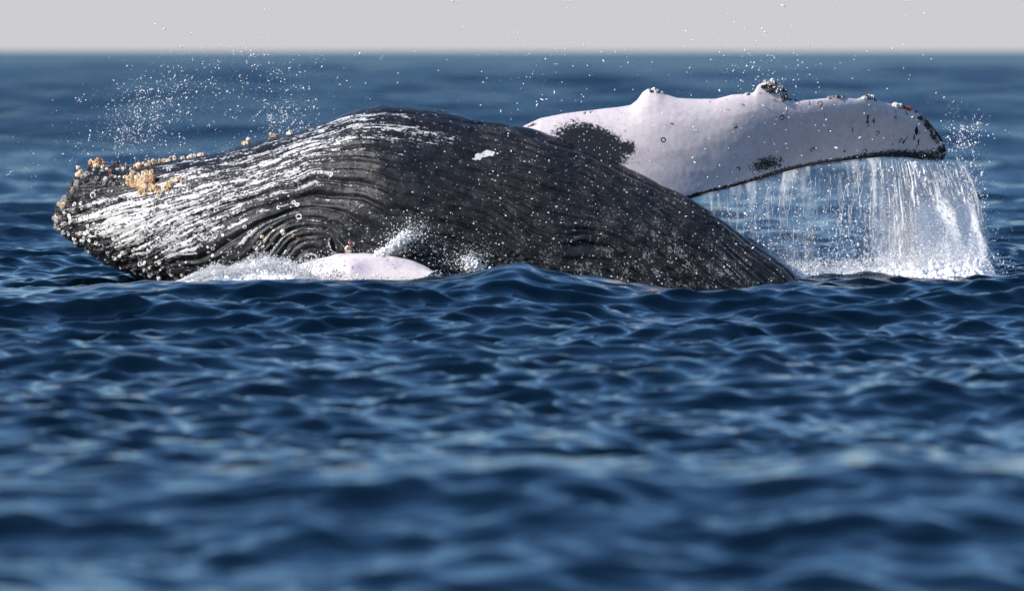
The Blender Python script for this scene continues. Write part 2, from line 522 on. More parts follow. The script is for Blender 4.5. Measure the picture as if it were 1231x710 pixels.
def pleat_field():
    pts, val = [], []
    for v, ln in pleats:
        for p in ln: pts.append(p); val.append(v)
    pts = np.array(pts, float) / 100.0; val = np.array(val)
    n = len(pts)

    def ker(r2): return np.where(r2 > 0, 0.5 * r2 * np.log(r2 + 1e-12), 0)
    r2 = ((pts[:, None] - pts[None]) ** 2).sum(-1)
    A = np.zeros((n + 3, n + 3))
    A[:n, :n] = ker(r2) + np.eye(n) * 0.004
    A[:n, n] = 1; A[:n, n + 1:] = pts; A[n:, :n] = A[:n, n:].T
    w = np.linalg.solve(A, np.concatenate([val, np.zeros(3)]))
    # tabulated on a grid
    gx = np.arange(40, 1320, 8.0); gy = np.arange(90, 780, 6.0)
    G = np.stack(np.meshgrid(gx, gy, indexing='ij'), -1).reshape(-1, 2) / 100.0
    F = ker(((G[:, None] - pts[None]) ** 2).sum(-1)) @ w[:n] + w[n] + G @ w[n + 1:]
    F = F.reshape(len(gx), len(gy))

    def f(px, py):
        u = np.clip((px - gx[0]) / 8.0, 0, len(gx) - 1.001); v = np.clip((py - gy[0]) / 6.0, 0, len(gy) - 1.001)
        i, j = u.astype(int), v.astype(int); a, b = u - i, v - j
        return (F[i, j] * (1 - a) + F[i + 1, j] * a) * (1 - b) + (F[i, j + 1] * (1 - a) + F[i + 1, j + 1] * a) * b
    return f


def blob(px, py, cx, cy, rx, ry, ang=0.0):
    c, s = math.cos(math.radians(ang)), math.sin(math.radians(ang))
    u, v = (px - cx) * c - (py - cy) * s, (px - cx) * s + (py - cy) * c      # ang tilts up to the right
    return np.exp(-(u / rx) ** 2 - (v / ry) ** 2)


def grid_normals(V, wrap=True):
    du = np.gradient(V, axis=0)
    if wrap:
        dv = (np.roll(V, -1, 1) - np.roll(V, 1, 1)) / 2
    else:
        dv = np.gradient(V, axis=1)
    n = np.cross(du, dv)
    return n / (np.linalg.norm(n, axis=-1, keepdims=True) + 1e-12)


def trunk():
    a = 65 + 16 * np.linspace(0.02, 1, 30) ** 2
    st = np.concatenate([a, np.arange(82.2, 975, 1.25), np.linspace(980, 1290, 50)])
    tp, bt = curve(top_pts, st), curve(bot_pts, st)
    ker = np.exp(-0.5 * (np.arange(-9, 10) / 3.5) ** 2); ker /= ker.sum()
    sm = lambda q: np.where(st > 100, np.convolve(np.pad(q, 9, 'edge'), ker, 'valid'), q)
    tp, bt, W = sm(tp), sm(bt), sm(curve(wid_pts, st))
    # angle: dense on the side that faces the boat
    n_f, n_b = 290, 44
    phi = np.concatenate([np.linspace(math.pi / 2 + 0.35, -math.pi / 2 * 0.75, n_f, endpoint=False),
                          np.linspace(-math.pi / 2 * 0.75, math.pi / 2 + 0.35 - 2 * math.pi, n_b, endpoint=False)])
    e = 2.0 / 2.25
    cy = np.sign(np.cos(phi)) * np.abs(np.cos(phi)) ** e
    cz = np.sign(np.sin(phi)) * np.abs(np.sin(phi)) ** e
    # slightly egg-shaped section
    mid, H = (tp + bt) / 2, (bt - tp) / 2
    py = mid[:, None] - H[:, None] * cz[None, :]
    yc = WHALE_Y + 0.25 * np.exp(-((st - 65) / 160.0) ** 2)
    Y = yc[:, None] - W[:, None] * cy[None, :]
    X = (st[:, None] - 615.5) * 0.008 * np.ones_like(py)
    Z = CAM_H + (HORIZON - py) * 0.008
    V = np.stack([X, Y, Z], -1)
    px = st[:, None] * np.ones_like(py)
    N = grid_normals(V)
    cen = np.stack([X.mean(1), Y.mean(1), Z.mean(1)], -1)[:, None]
    if ((V - cen) * N).sum(-1).mean() < 0: N = -N
    front = (Y < yc[:, None] + 0.2)

    g0 = pleat_field()(px, py)
    g = g0 + 0.30 * (fbm(px / 70, py / 45, 3) - 0.5) + 0.10 * (fbm(px / 14, py / 9, 2) - 0.5)
    fold = np.maximum(1.15 * blob(px, py, 355, 285, 80, 42), 0.55 * blob(px, py, 420, 235, 70, 22))
    right = sstep(420, 640, px)
    depth = 0.029 * (1 - right) + 0.066 * right + 0.052 * fold
    depth *= sstep(75, 110, px) * (1 - 0.6 * sstep(880, 1000, px))
    depth *= 0.45 + 0.9 * vnoise(px / 55.0, np.floor(g + 0.5) * 7.7)
    gg = np.where(right > 0, g, g)
    u = gg - np.round(gg)
    wdt = 0.125 + 0.03 * fold - 0.03 * right
    prof = -np.exp(-(u / wdt) ** 2) + 0.45 * np.cos(np.pi * u) ** 2 * (0.4 + 1.2 * fold)
    u2 = 2 * g + 0.37 - np.round(2 * g + 0.37)
    prof += -(0.42 + 0.25 * right) * np.exp(-(u2 / 0.16) ** 2) * np.clip(1 - 1.4 * fold, 0, 1)
    d = depth * prof
    # jaw edge: a lumpy dark rim under the lit throat
    rim = np.exp(-(((bt[:, None] - py) - 14) / 13.0) ** 2) * sstep(70, 95, px) * (1 - sstep(215, 260, px))
    d += rim * (0.020 + 0.05 * (fbm(px / 7, py / 6, 2) - 0.35))
    head = np.exp(-((px - 80) / 55.0) ** 2)
    d += head * 0.07 * (fbm(px / 9, py / 9, 3) - 0.42) * sstep(66, 74, px)
    d += 0.012 * (fbm(px / 10, py / 8, 3) - 0.5) * (1 - 0.5 * right) + 0.05 * (fbm(px / 60, py / 40, 2) - 0.5) * sstep(90, 160, px)
    # belly bulge between head and flank
    d += 0.05 * blob(px, py, 470, 215, 120, 45, -15) - 0.06 * blob(px, py, 395, 232, 60, 14, 12)
    V = V + N * d[..., None]

    A = {}
    tl = py - tp[:, None]                                         # px below the upper outline
    wht = 0.98 * blob(px, py, 165, 262, 95, 42, 18) + 0.62 * blob(px, py, 285, 222, 120, 42, 18) + 0.55 * blob(px, py, 235, 285, 70, 22, 25)
    wht += 0.50 * blob(px, py, 400, 160, 75, 26, 18) + 0.42 * blob(px, py, 480, 160, 60, 20, -6) + 0.32 * blob(px, py, 545, 160, 60, 18, -15)
    wht += 0.30 * blob(px, py, 375, 212, 45, 12, 10) + 0.22
    wht *= 1 - 0.8 * np.clip(blob(px, py, 125, 212, 38, 15) + rim * 0.9, 0, 1)
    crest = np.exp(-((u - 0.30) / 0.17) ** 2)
    wht += 0.75 * fold * crest * (py < 312) - 0.40 * fold * (1 - crest)  # upper edge of each fold painted white as if lit, the rest darkened
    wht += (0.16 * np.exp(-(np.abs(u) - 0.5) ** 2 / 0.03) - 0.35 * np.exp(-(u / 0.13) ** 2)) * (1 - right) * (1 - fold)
    wht -= 0.25 * right
    patch = np.maximum(blob(px, py, 582, 183, 14, 4.2, 14), blob(px, py, 590, 181, 6, 4, 0))
    patch = patch + 0.55 * (fbm(px / 6, py / 3.5, 3) - 0.5)
    wht = np.maximum(wht, 1.9 * (patch > 0.42) * (0.8 + 0.5 * (fbm(px / 5, py / 4, 2) - 0.4)))
    wht += 0.35 * blob(px, py, 366, 207, 9, 5, 20)
    A['wht'] = np.clip(np.where(patch > 0.42, wht, np.minimum(wht, 0.90 + 0.22 * blob(px, py, 150, 262, 60, 25, 18))), 0, 1.9)
    A['rings'] = np.clip(0.75 * blob(px, py, 215, 306, 75, 22, -3) + 0.3 * rim + 0.55 * blob(px, py, 150, 275, 80, 40) + 0.3 * blob(px, py, 270, 230, 80, 40) + 0.10 * blob(px, py, 330, 280, 50, 30) + 0.35 * blob(px, py, 130, 205, 40, 15), 0, 1)
    A['dots'] = np.clip(0.055 + 0.15 * sstep(560, 760, px) * (0.4 + 0.9 * fbm(px / 50, py / 40, 2)) + 0.18 * sstep(700, 960, px) * sstep(20, 90, tl) + 0.1 * blob(px, py, 470, 275, 80, 30), 0, 1)
    A['film'] = np.clip(sstep(660, 860, px) * sstep(25, 80, tl) * 0.9 + 0.7 * blob(px, py, 690, 320, 120, 25) + 0.25 * blob(px, py, 470, 270, 70, 25), 0, 1)
    A['pink'] = np.zeros_like(px); A['blk'] = np.zeros_like(px); A['scratch'] = np.zeros_like(px); A['shade_tint'] = np.zeros_like(px); A['marks'] = np.zeros_like(px)
    A['flow'] = np.stack([px / 8.0, g * 1.0, Y], -1)
    return V, A


fl_top = [(600, 176), (615, 160), (630, 151), (650, 142), (680, 136), (740, 129), (758, 126), (766, 120), (772, 111), (780, 106), (790, 107), (799, 113), (815, 118), (840, 119),
          (860, 119), (880, 114), (895, 113), (906, 111), (911, 102), (919, 98), (932, 99), (941, 106), (946, 116), (956, 121), (975, 120), (994, 118), (1003, 115), (1012, 117),
          (1030, 119), (1040, 115), (1050, 116), (1058, 122), (1072, 125), (1090, 129), (1105, 136), (1120, 150), (1131, 164), (1136, 174), (1138, 184)]
fl_bot = [(600, 235), (640, 262), (700, 272), (760, 262), (800, 248), (835, 237), (860, 231.5), (885, 225.5), (915, 217), (945, 208), (970, 202), (1000, 197), (1030, 193.5), (1060, 190.5),
          (1090, 191), (1110, 194), (1125, 194.5), (1134, 192), (1138, 184)]


def fin_grid(st, tp, bt, yc, lean, thick, nring, knobs=None):
    phi = np.linspace(0, 2 * np.pi, nring, endpoint=False)
    cz = np.sin(phi); cy = np.cos(phi)
    cy = cy * (0.55 + 0.45 * np.clip(cz + 0.45, -1, 1))             # blunt leading edge, thin trailing edge
    py = ((tp + bt) / 2)[:, None] - ((bt - tp) / 2)[:, None] * cz[None]
    if knobs is not None:                                          # knobs sit on the leading edge only
        py = py + knobs[:, None] * np.clip((cz[None] - 0.45) / 0.55, 0, 1) ** 1.6
    Y = yc[:, None] + lean[:, None] * cz[None] - thick[:, None] * cy[None]
    px = st[:, None] * np.ones_like(py)
    k = K * Y
    V = np.stack([(px - 615.5) * k, Y, CAM_H + (HORIZON - py) * k], -1)
    return V, px, py


def far_flipper():
    st = np.concatenate([np.arange(602, 1124, 1.5), 1138 - 14 * np.linspace(1, 0.0, 24) ** 2])
    tp = curve(fl_top, st, 0.9); bt = curve(fl_bot, st, 0.9)
    tp, bt = np.minimum(tp, (tp + bt) / 2 - 0.1), np.maximum(bt, (tp + bt) / 2 + 0.1)
    yc = curve([(600, 60.0), (700, 60.12), (800, 60.25), (900, 60.50), (1000, 60.86), (1080, 61.22), (1140, 61.52)], st, 20)
    lean = curve([(600, .10), (760, .10), (840, .02), (930, -.12), (1050, -.16), (1140, -.05)], st, 15)
    th = curve([(600, .20), (760, .17), (900, .13), (1050, .09), (1120, .055), (1138, .01)], st, 4)
    off = np.arange(-60, 61, 3.0); wk = np.exp(-0.5 * (off / 24) ** 2); wk /= wk.sum()
    tps = sum(w_ * np.interp(st + o_, st, tp) for w_, o_ in zip(wk, off))
    f_ = 1 - sstep(1070, 1105, st)
    tps = tps * f_ + tp * (1 - f_)
    V, px, py = fin_grid(st, tps, bt, yc, lean, th, 190, tp - tps)
    N = grid_normals(V); c = V.mean(1, keepdims=True)
    if ((V - c) * N).sum(-1).mean() < 0: N = -N
    V = V + N * (0.008 * (fbm(px / 26, py / 18, 2) - 0.5) + 0.0025 * (fbm(px / 5, py / 5, 2) - 0.5))[..., None]
    A = {k: np.zeros_like(px) for k in ('wht', 'rings', 'film', 'dots')}
    A['pink'] = np.ones_like(px)
    up = bt[:, None] - py
    dn = py - tp[:, None]
    trail = np.exp(-(up / curve([(600, 2), (840, 6), (940, 9), (1000, 7), (1060, 11), (1138, 17)], st)[:, None]) ** 2) * 1.1
    tipd = np.exp(-((1139 - px) / 8.0) ** 2) * 0.85 + np.exp(-(dn / 6.0) ** 2) * sstep(1095, 1110, px) * 0.8
    blk = np.maximum(trail, tipd)
    blk = np.maximum(blk, 1.3 * blob(px, py, 712, 175, 50, 26, -18)); blk = np.maximum(blk, 0.95 * blob(px, py, 752, 178, 17, 12))
    blk = np.maximum(blk, 0.75 * blob(px, py, 922, 197, 32, 13, 12)); blk = np.maximum(blk, 0.7 * blob(px, py, 640, 150, 12, 3, 20))
    for cx, cy_, rx, ry in ((788, 108, 11, 5), (933, 105, 15, 10), (950, 117, 12, 5), (1008, 115, 8, 3), (1047, 116, 8, 4), (1088, 128, 14, 4), (896, 112, 5, 2)):
        blk = np.maximum(blk, 1.0 * blob(px, py, cx, cy_, rx, ry))
    A['blk'] = np.clip(blk - 0.06, 0, 1.2)
    A['shade_tint'] = np.zeros_like(px)
    A['scratch'] = sstep(880, 1040, px); A['marks'] = np.ones_like(px)
    A['flow'] = np.stack([px / 8.0, py / 8.0, V[..., 1]], -1)
    return V, A


def near_flipper():
    st = np.concatenate([np.arange(300, 511, 1.6), 520 - 9 * np.linspace(1, 0, 16) ** 2])
    tp = curve([(300, 352), (325, 338), (345, 326), (365, 315), (400, 306), (425, 303.5), (460, 306), (490, 312), (508, 317.5), (516, 322), (520, 326)], st, 2)
    bt = curve([(300, 372), (400, 356), (470, 345), (500, 337), (514, 331), (520, 326.5)], st, 2)
    tp = tp + 3.0 * (fbm(st / 17, 4.2, 3) - .5) * (1 - sstep(505, 519, st))
    bt = np.maximum(bt, tp + 0.2)
    yc = curve([(300, 59.2), (330, 58.95), (360, 58.72), (420, 58.45), (520, 58.30)], st, 8)
    lean = curve([(300, .0), (420, .10), (520, .05)], st)
    th = curve([(300, .16), (420, .13), (500, .06), (520, .01)], st)
    V, px, py = fin_grid(st, tp, bt, yc, lean, th, 72)
    A = {k: np.zeros_like(px) for k in ('wht', 'rings', 'film', 'dots', 'scratch', 'marks')}
    A['pink'] = np.ones_like(px)
    A['blk'] = np.zeros_like(px)
    A['shade_tint'] = blob(px, py, 432, 322, 17, 9) * (0.5 + fbm(px / 8, py / 6, 3)) + 0.5 * blob(px, py, 480, 318, 20, 6)  # two patches of blue-purple shade painted into the flipper colour
    A['flow'] = np.stack([px / 8.0, py / 8.0, V[..., 1]], -1)
    return V, A


def make_whale():
    root = bpy.data.objects.new('humpback_whale', None)
    root.location = (0, WHALE_Y, 0)
    COL.objects.link(root)
    tag(root, 'breaching humpback whale rolled onto its back with one pale flipper raised', 'whale')
    verts, quads, tris, base = [], [], [], 0
    att = {}
    for V, A in (trunk(), far_flipper(), near_flipper()):
        nu, nv = V.shape[:2]
        Vf = V.reshape(-1, 3)
        q = grid_faces(nu, nv, True) + base
        caps = []
        extra = np.stack([V[0].mean(0), V[-1].mean(0)])
        c0, c1 = base + nu * nv, base + nu * nv + 1
        j = np.arange(nv); jn = (j + 1) % nv
        caps.append(np.stack([np.full(nv, c0), base + j, base + jn], -1))
        caps.append(np.stack([np.full(nv, c1), base + (nu - 1) * nv + jn, base + (nu - 1) * nv + j], -1))
        # outward winding
        cen = V.mean(1, keepdims=True)
        if ((V - cen) * grid_normals(V)).sum(-1).mean() < 0:
            q = q[:, ::-1]; caps = [c[:, ::-1] for c in caps]
        verts += [Vf, extra]; quads.append(q); tris += caps
        for k, a in A.items():
            f = a.reshape(nu * nv, -1)
            att.setdefault(k, []).append(np.concatenate([f, f[:1], f[-1:]]))
        base += nu * nv + 2
    V = np.concatenate(verts) - np.array([0, WHALE_Y, 0])
    me = np_mesh('whale_body', V, np.concatenate(quads), np.concatenate(tris))
    for k, a in att.items():
        a = np.concatenate(a)
        attr(me, k, a if a.shape[1] == 3 else a[:, 0])
    b = obj('body', me, M_SKIN, root)
    bvh = BVHTree.FromPolygons([tuple(x) for x in V + np.array([0, WHALE_Y, 0])], np.concatenate(quads).tolist())
    return root, b, bvh


WHALE, BODY, BVH = make_whale()


def hit(px, py):
    return BVH.ray_cast(Vector((0, 0, CAM_H)), ray(px, py).normalized(), 200.0)


# ---- barnacles
def barnacle_mesh(kind, seed):
    r = random.Random(seed)
    n = 12
    if kind == 'acorn':
        rings_ = [(1.0, -0.25), (0.96, 0.1), (0.80, 0.45), (0.60, 0.78), (0.42, 0.70), (0.26, 0.15)]
    else:                                                        # stalked goose barnacle
        rings_ = [(0.55, -0.3), (0.50, 0.3), (0.58, 0.6), (0.72, 0.9), (0.60, 1.25), (0.34, 1.5)]
    vs_, fs = [], []
    bend = (r.uniform(-.25, .25), r.uniform(-.25, .25))
    for rad, z in rings_:
        for k in range(n):
            a = 2 * math.pi * k / n
            rr = rad * (1 + (0.17 if k % 2 else -0.14) + r.uniform(-.07, .07))
            sq = 0.65 if kind == 'goose' and z > 1 else 1.0
            vs_.append((rr * math.cos(a) + bend[0] * z * z * .3, rr * math.sin(a) * sq + bend[1] * z * z * .3, z + r.uniform(-.05, .05)))
    for i in range(len(rings_) - 1):
        for k in range(n):
            a, b = i * n + k, i * n + (k + 1) % n
            fs.append((a, b, b + n, a + n))
    vs_.append((bend[0] * .3 * rings_[-1][1] ** 2, bend[1] * .3 * rings_[-1][1] ** 2, rings_[-1][1] - (0.1 if kind == 'acorn' else -0.15)))
    t0 = (len(rings_) - 1) * n
    fs += [(t0 + k, t0 + (k + 1) % n, len(vs_) - 1) for k in range(n)]
    me = bpy.data.meshes.new('barnacle')
    me.from_pydata(vs_, [], fs)
    me.polygons.foreach_set('use_smooth', [False] * len(fs))
    return me


BM = {}
for kind in ('acorn', 'goose'):
    for c in M_BARN:
        for s in range(3):
            me = barnacle_mesh(kind, hash((kind, s)) % 99 if False else s * 7 + (50 if kind == 'goose' else 0))
            me.materials.append(M_BARN[c])
            BM[kind, c, s] = me


def barnacle(px, py, size, colour, kind='acorn', lean=(0, 0, 0)):
    loc, nrm, idx, dist = hit(px, py)
    k = 0
    while loc is None and k < 14:                                # just outside the outline: slide in to it
        k += 1
        loc, nrm, idx, dist = hit(px + (1.2 if px < 110 else 0) * k, py + (0.9 if py < 262 else -0.9) * k)
    if loc is None: return
    if nrm.y > 0: nrm = -nrm
    me = BM[kind, colour, random.randrange(3)]
    r = size * 0.008 / 2
    d = (nrm + Vector(lean) + Vector([random.uniform(-.35, .35) for _ in range(3)])).normalized()
    at_ = loc - Vector((0, WHALE_Y, 0)) + nrm * r * 0.15
    sc_ = Vector((r * random.uniform(.85, 1.15), r * random.uniform(.85, 1.15), r * random.uniform(.8, 1.25)))
    SHELLS.append((r, me, Matrix.LocRotScale(at_, d.to_track_quat('Z', 'Y'), sc_)))


SHELLS = []


def settle_shells():
    """the 300 largest shells are parts of their own, the small rest is one crust"""
    SHELLS.sort(key=lambda q: -q[0])
    for r, me, mx in SHELLS[:300]:
        o = obj('barnacle', me, None, WHALE)
        o.matrix_basis = mx
    mats = list(M_BARN.values())
    V, F, MI, base = [], [], [], 0
    for r, me, mx in SHELLS[300:]:
        V += [mx @ v.co for v in me.vertices]
        F += [tuple(i + base for i in p.vertices) for p in me.polygons]
        MI += [mats.index(me.materials[0])] * len(me.polygons)
        base += len(me.vertices)
    cm = bpy.data.meshes.new('barnacle_crust')
    cm.from_pydata(V, [], F)
    for m in mats: cm.materials.append(m)
    cm.polygons.foreach_set('material_index', MI)
    obj('barnacle_crust', cm, None, WHALE)['kind'] = 'stuff'


def cluster(cx, cy, sx, sy, n, s0, s1, cols, kinds=('acorn',), lean=(0, 0, 0), ang=0):
    c, s = math.cos(math.radians(ang)), math.sin(math.radians(ang))
    for _ in range(n):
        u, v = random.gauss(0, sx), random.gauss(0, sy)
        barnacle(cx + u * c + v * s, cy - u * s + v * c, random.uniform(s0, s1), random.choice(cols), random.choice(kinds), lean)


UP = (-0.25, -0.1, 0.8)
cluster(117, 198, 6, 4, 16, 5, 9, ['yellow', 'cream', 'orange', 'yellow'], ('acorn', 'goose'), UP)
cluster(120, 192, 3, 3, 5, 5, 8, ['orange', 'orange', 'yellow'], ('goose',), UP)
cluster(97, 208, 5, 4, 12, 5, 9, ['yellow', 'cream', 'cream', 'grey'], ('acorn', 'goose'), UP)
cluster(140, 201, 6, 5, 12, 4, 8, ['grey', 'red', 'cream', 'dark'], ('acorn', 'goose'), UP)
cluster(172, 221, 9, 7, 62, 6, 10, ['yellow', 'yellow', 'yellow', 'cream', 'orange'], ('acorn', 'acorn', 'goose'), (0, -.2, .2), -12)
cluster(162, 214, 7, 5, 14, 4, 7, ['yellow', 'cream', 'grey'], ('acorn',))
for x, y in ((190, 230), (193, 233), (201, 226), (204, 222), (213, 218), (217, 216)):
    barnacle(x, y, random.uniform(8, 11), random.choice(['yellow', 'cream']))
for i in range(26):
    x = random.uniform(163, 213); y = 201 - (x - 163) * 0.20 + random.uniform(-2, 1)
    barnacle(x, y, random.uniform(4, 7), random.choice(['yellow', 'cream', 'cream', 'orange']), random.choice(['acorn', 'goose']), UP)
for i in range(12):
    x = random.uniform(217, 246); y = 190 - (x - 217) * 0.20 + random.uniform(-1, 1)
    barnacle(x, y, random.uniform(4, 6.5), random.choice(['yellow', 'cream']), 'acorn', UP)
for i in range(34):                                              # grey knobs round the chin
    x, y = random.choice([(72, 268), (70, 258), (74, 248), (80, 240), (86, 228), (92, 218), (84, 262), (90, 250), (76, 276)])
    barnacle(x + random.gauss(0, 4), y + random.gauss(0, 4), random.uniform(5, 9), random.choice(['grey', 'dark', 'dark', 'dark', 'grey']), 'acorn', (-.5, 0, 0))
for x, y, c in ((69, 262, 'cream'), (75, 247, 'yellow'), (79, 240, 'grey'), (70, 272, 'dark'), (85, 236, 'dark'), (67, 266, 'grey'), (88, 226, 'dark')):
    for k in range(2):
        barnacle(x + random.gauss(0, 2), y + random.gauss(0, 2), random.uniform(6, 10.5), c, 'acorn', (-.6, 0, .2))
for i in range(70):                                              # small shells along the jaw rim
    x = random.uniform(85, 225)
    y = float(curve(bot_pts, np.array([x]))[0]) - random.uniform(3, 30)
    barnacle(x, min(y, 334), random.uniform(3, 6.5), random.choice(['dark', 'grey', 'dark', 'dark', 'white']), 'acorn')
for i in range(46):                                              # crust above the throat
    barnacle(random.gauss(130, 22), random.gauss(215, 9), random.uniform(2.5, 6), random.choice(['dark', 'grey', 'white', 'dark']), 'acorn')
for x, y, n in ((297, 172, 4), (328, 163, 5), (350, 159, 4)):     # single shells on the outline
    for k in range(n):
        barnacle(x + random.gauss(0, 2.5), y + random.gauss(0, 1.5), random.uniform(5, 8), random.choice(['yellow', 'cream', 'orange']), random.choice(['acorn', 'goose']), UP)
cluster(421, 297, 2, 3, 5, 4, 7, ['cream', 'yellow', 'red'], ('acorn',))
cluster(352, 272, 8, 8, 5, 3, 5, ['cream', 'orange'], ('acorn',))
cluster(316, 294, 5, 5, 4, 3, 5, ['cream', 'white'], ('acorn',))
FU = (-0.2, -0.2, 1.0)
cluster(786, 109, 6, 1.6, 14, 3, 5.5, ['dark', 'grey', 'white', 'dark'], ('acorn',), FU)
cluster(930, 103, 8, 4, 46, 4, 7, ['dark', 'dark', 'grey', 'white', 'dark'], ('acorn',), FU)
cluster(921, 100, 4, 2, 8, 4, 6, ['white', 'cream', 'grey'], ('acorn',), FU)
cluster(946, 116, 5, 3, 12, 3, 5, ['dark', 'dark', 'grey'], ('acorn',), FU)
cluster(896, 113, 2, 1, 3, 3, 4, ['white', 'dark'], ('acorn',), FU)
cluster(1005, 116, 5, 1.2, 8, 3, 5, ['dark', 'white', 'grey'], ('acorn',), FU)
cluster(1046, 116, 4, 1.5, 10, 4, 5.5, ['dark', 'white', 'white', 'grey'], ('acorn',), FU)
cluster(1078, 126, 4, 1.5, 8, 5, 7, ['white', 'white', 'cream'], ('acorn',), FU)
cluster(1092, 128, 5, 1.5, 10, 4, 6, ['red', 'red', 'dark'], ('acorn',), FU)
for i in range(40):                                              # crusted tip
    t = random.random()
    x = 1108 + 28 * t ** 0.9 + random.gauss(0, 1.5); y = 140 + 50 * t ** 1.3 + random.gauss(0, 3)
    barnacle(x - 2, y, random.uniform(3, 5.5), random.choice(['dark', 'grey', 'dark', 'dark']), 'acorn')

settle_shells()

# ------------------------------------------------------------------ flying water
ICO = None


def unit_shapes():
    t = (1 + 5 ** .5) / 2
    ico = np.array([(-1, t, 0), (1, t, 0), (-1, -t, 0), (1, -t, 0), (0, -1, t), (0, 1, t), (0, -1, -t), (0, 1, -t), (t, 0, -1), (t, 0, 1), (-t, 0, -1), (-t, 0, 1)])
    ico /= np.linalg.norm(ico[0])
    icf = np.array([(0, 11, 5), (0, 5, 1), (0, 1, 7), (0, 7, 10), (0, 10, 11), (1, 5, 9), (5, 11, 4), (11, 10, 2), (10, 7, 6), (7, 1, 8), (3, 9, 4), (3, 4, 2), (3, 2, 6), (3, 6, 8), (3, 8, 9), (4, 9, 5), (2, 4, 11), (6, 2, 10), (8, 6, 7), (9, 8, 1)])
    octv = np.array([(1, 0, 0), (-1, 0, 0), (0, 1, 0), (0, -1, 0), (0, 0, 1), (0, 0, -1)], float)
    octf = np.array([(0, 2, 4), (2, 1, 4), (1, 3, 4), (3, 0, 4), (2, 0, 5), (1, 2, 5), (3, 1, 5), (0, 3, 5)])
    tet = np.array([(1, 1, 1), (1, -1, -1), (-1, 1, -1), (-1, -1, 1)]) / 3 ** .5
    tef = np.array([(0, 1, 2), (0, 3, 1), (0, 2, 3), (1, 3, 2)])
    return (ico, icf), (octv, octf), (tet, tef)


SH = unit_shapes()


def droplets(pos, rad, stretch=None):
    """verts, tris of many small drops; size decides how round each is"""
    V, F, base = [], [], 0
    cls = np.where(rad > 0.011, 0, np.where(rad > 0.0048, 1, 2))
    for c in range(3):
        m = cls == c
        if not m.any(): continue
        sv, sf = SH[c]
        n = m.sum()
        R = RNG.normal(size=(n, 3, 3)); Q = np.linalg.qr(R)[0]
        s = rad[m][:, None, None] * (1 + RNG.uniform(-.3, .3, (n, 1, 3)))
        lig = (RNG.random(n) < .25) * RNG.uniform(.5, 2.0, n)          # some are drawn out into threads
        s[:, 0, 0] *= 1 + lig
        v = np.einsum('nij,nkj->nki', Q, sv[None] * s)
        if stretch is not None: v[:, :, 2] *= stretch
        V.append((v + pos[m][:, None]).reshape(-1, 3))
        F.append((sf[None] + (np.arange(n) * len(sv))[:, None, None]).reshape(-1, 3) + base)
        base += n * len(sv)
    return np.concatenate(V), np.concatenate(F)


def pix_pos(px, py, Y):
    k = K * Y
    return np.stack([(px - 615.5) * k, Y, CAM_H + (HORIZON - py) * k], -1)


def sizes(n, lo, hi, p=2.6):
    return 0.92 * (lo * 0.8 + (hi - lo) * RNG.random(n) ** p) * 0.008 / 2


def stuff(name, V, F, mat, label, cat):
    o = obj(name, np_mesh(name, V, None, F), mat)
    return tag(o, label, cat, kind='stuff')


def cloud(specs, gain=1.0, p=2.6):
    """specs: (n, cx, cy, sx, sy, tilt, Y, sY, lo, hi)"""
    P_, R_ = [], []
    for n, cx, cy, sx, sy, tilt, Y, sY, lo, hi in specs:
        n = int(n * gain)
        u, v = RNG.normal(size=n) * sx, RNG.normal(size=n) * sy
        if p > 4:                                                # uneven: part of the drops fly in clumps
            u, v = u * 1.15, v * 1.15
            par = RNG.integers(0, max(1, n // 14), n); cl = RNG.random(n) < .55
            u = np.where(cl, u[par] + RNG.normal(size=n) * 4, u); v = np.where(cl, v[par] + RNG.normal(size=n) * 3, v)
        c, s = math.cos(math.radians(tilt)), math.sin(math.radians(tilt))
        P_.append(pix_pos(cx + u * c + v * s, cy - u * s + v * c, Y + RNG.normal(size=n) * sY))
        R_.append(sizes(n, lo, hi, p) * (0.8 if p > 4 else 1.0))
    return np.concatenate(P_), np.concatenate(R_)


# spray thrown up above the chin
pos, rad = cloud([
    (160, 170, 165, 22, 26, 55, 60.3, .4, 1.0, 3.6), (420, 200, 115, 60, 22, 22, 60.5, .5, .9, 3.4), (260, 190, 120, 22, 12, 25, 60.4, .4, .9, 3.2),
    (140, 156, 165, 10, 14, 70, 60.3, .3, .8, 2.6), (160, 345, 120, 20, 22, 60, 60.2, .4, 1.0, 3.6), (160, 285, 110, 70, 30, 10, 60.4, .6, 1.0, 3.6),
    (90, 335, 150, 18, 10, 20, 60.0, .3, 1.0, 3.4), (120, 120, 170, 40, 25, 20, 60.4, .5, .8, 2.8), (80, 352, 145, 10, 8, 0, 59.9, .2, 1.0, 3.0), (50, 325, 148, 5, 9, 0, 59.9, .2, .8, 2.6), (500, 230, 115, 95, 38, 18, 60.4, .6, .6, 2.4), (500, 165, 160, 18, 30, 60, 60.3, .3, .4, 1.4), (500, 205, 112, 45, 14, 25, 60.4, .3, .4, 1.4)], 2.4, 5.0)
V, F = droplets(pos, rad)
stuff('spray', V, F, M_DROP, 'fine white spray flung up over the barnacled chin of the whale', 'spray')

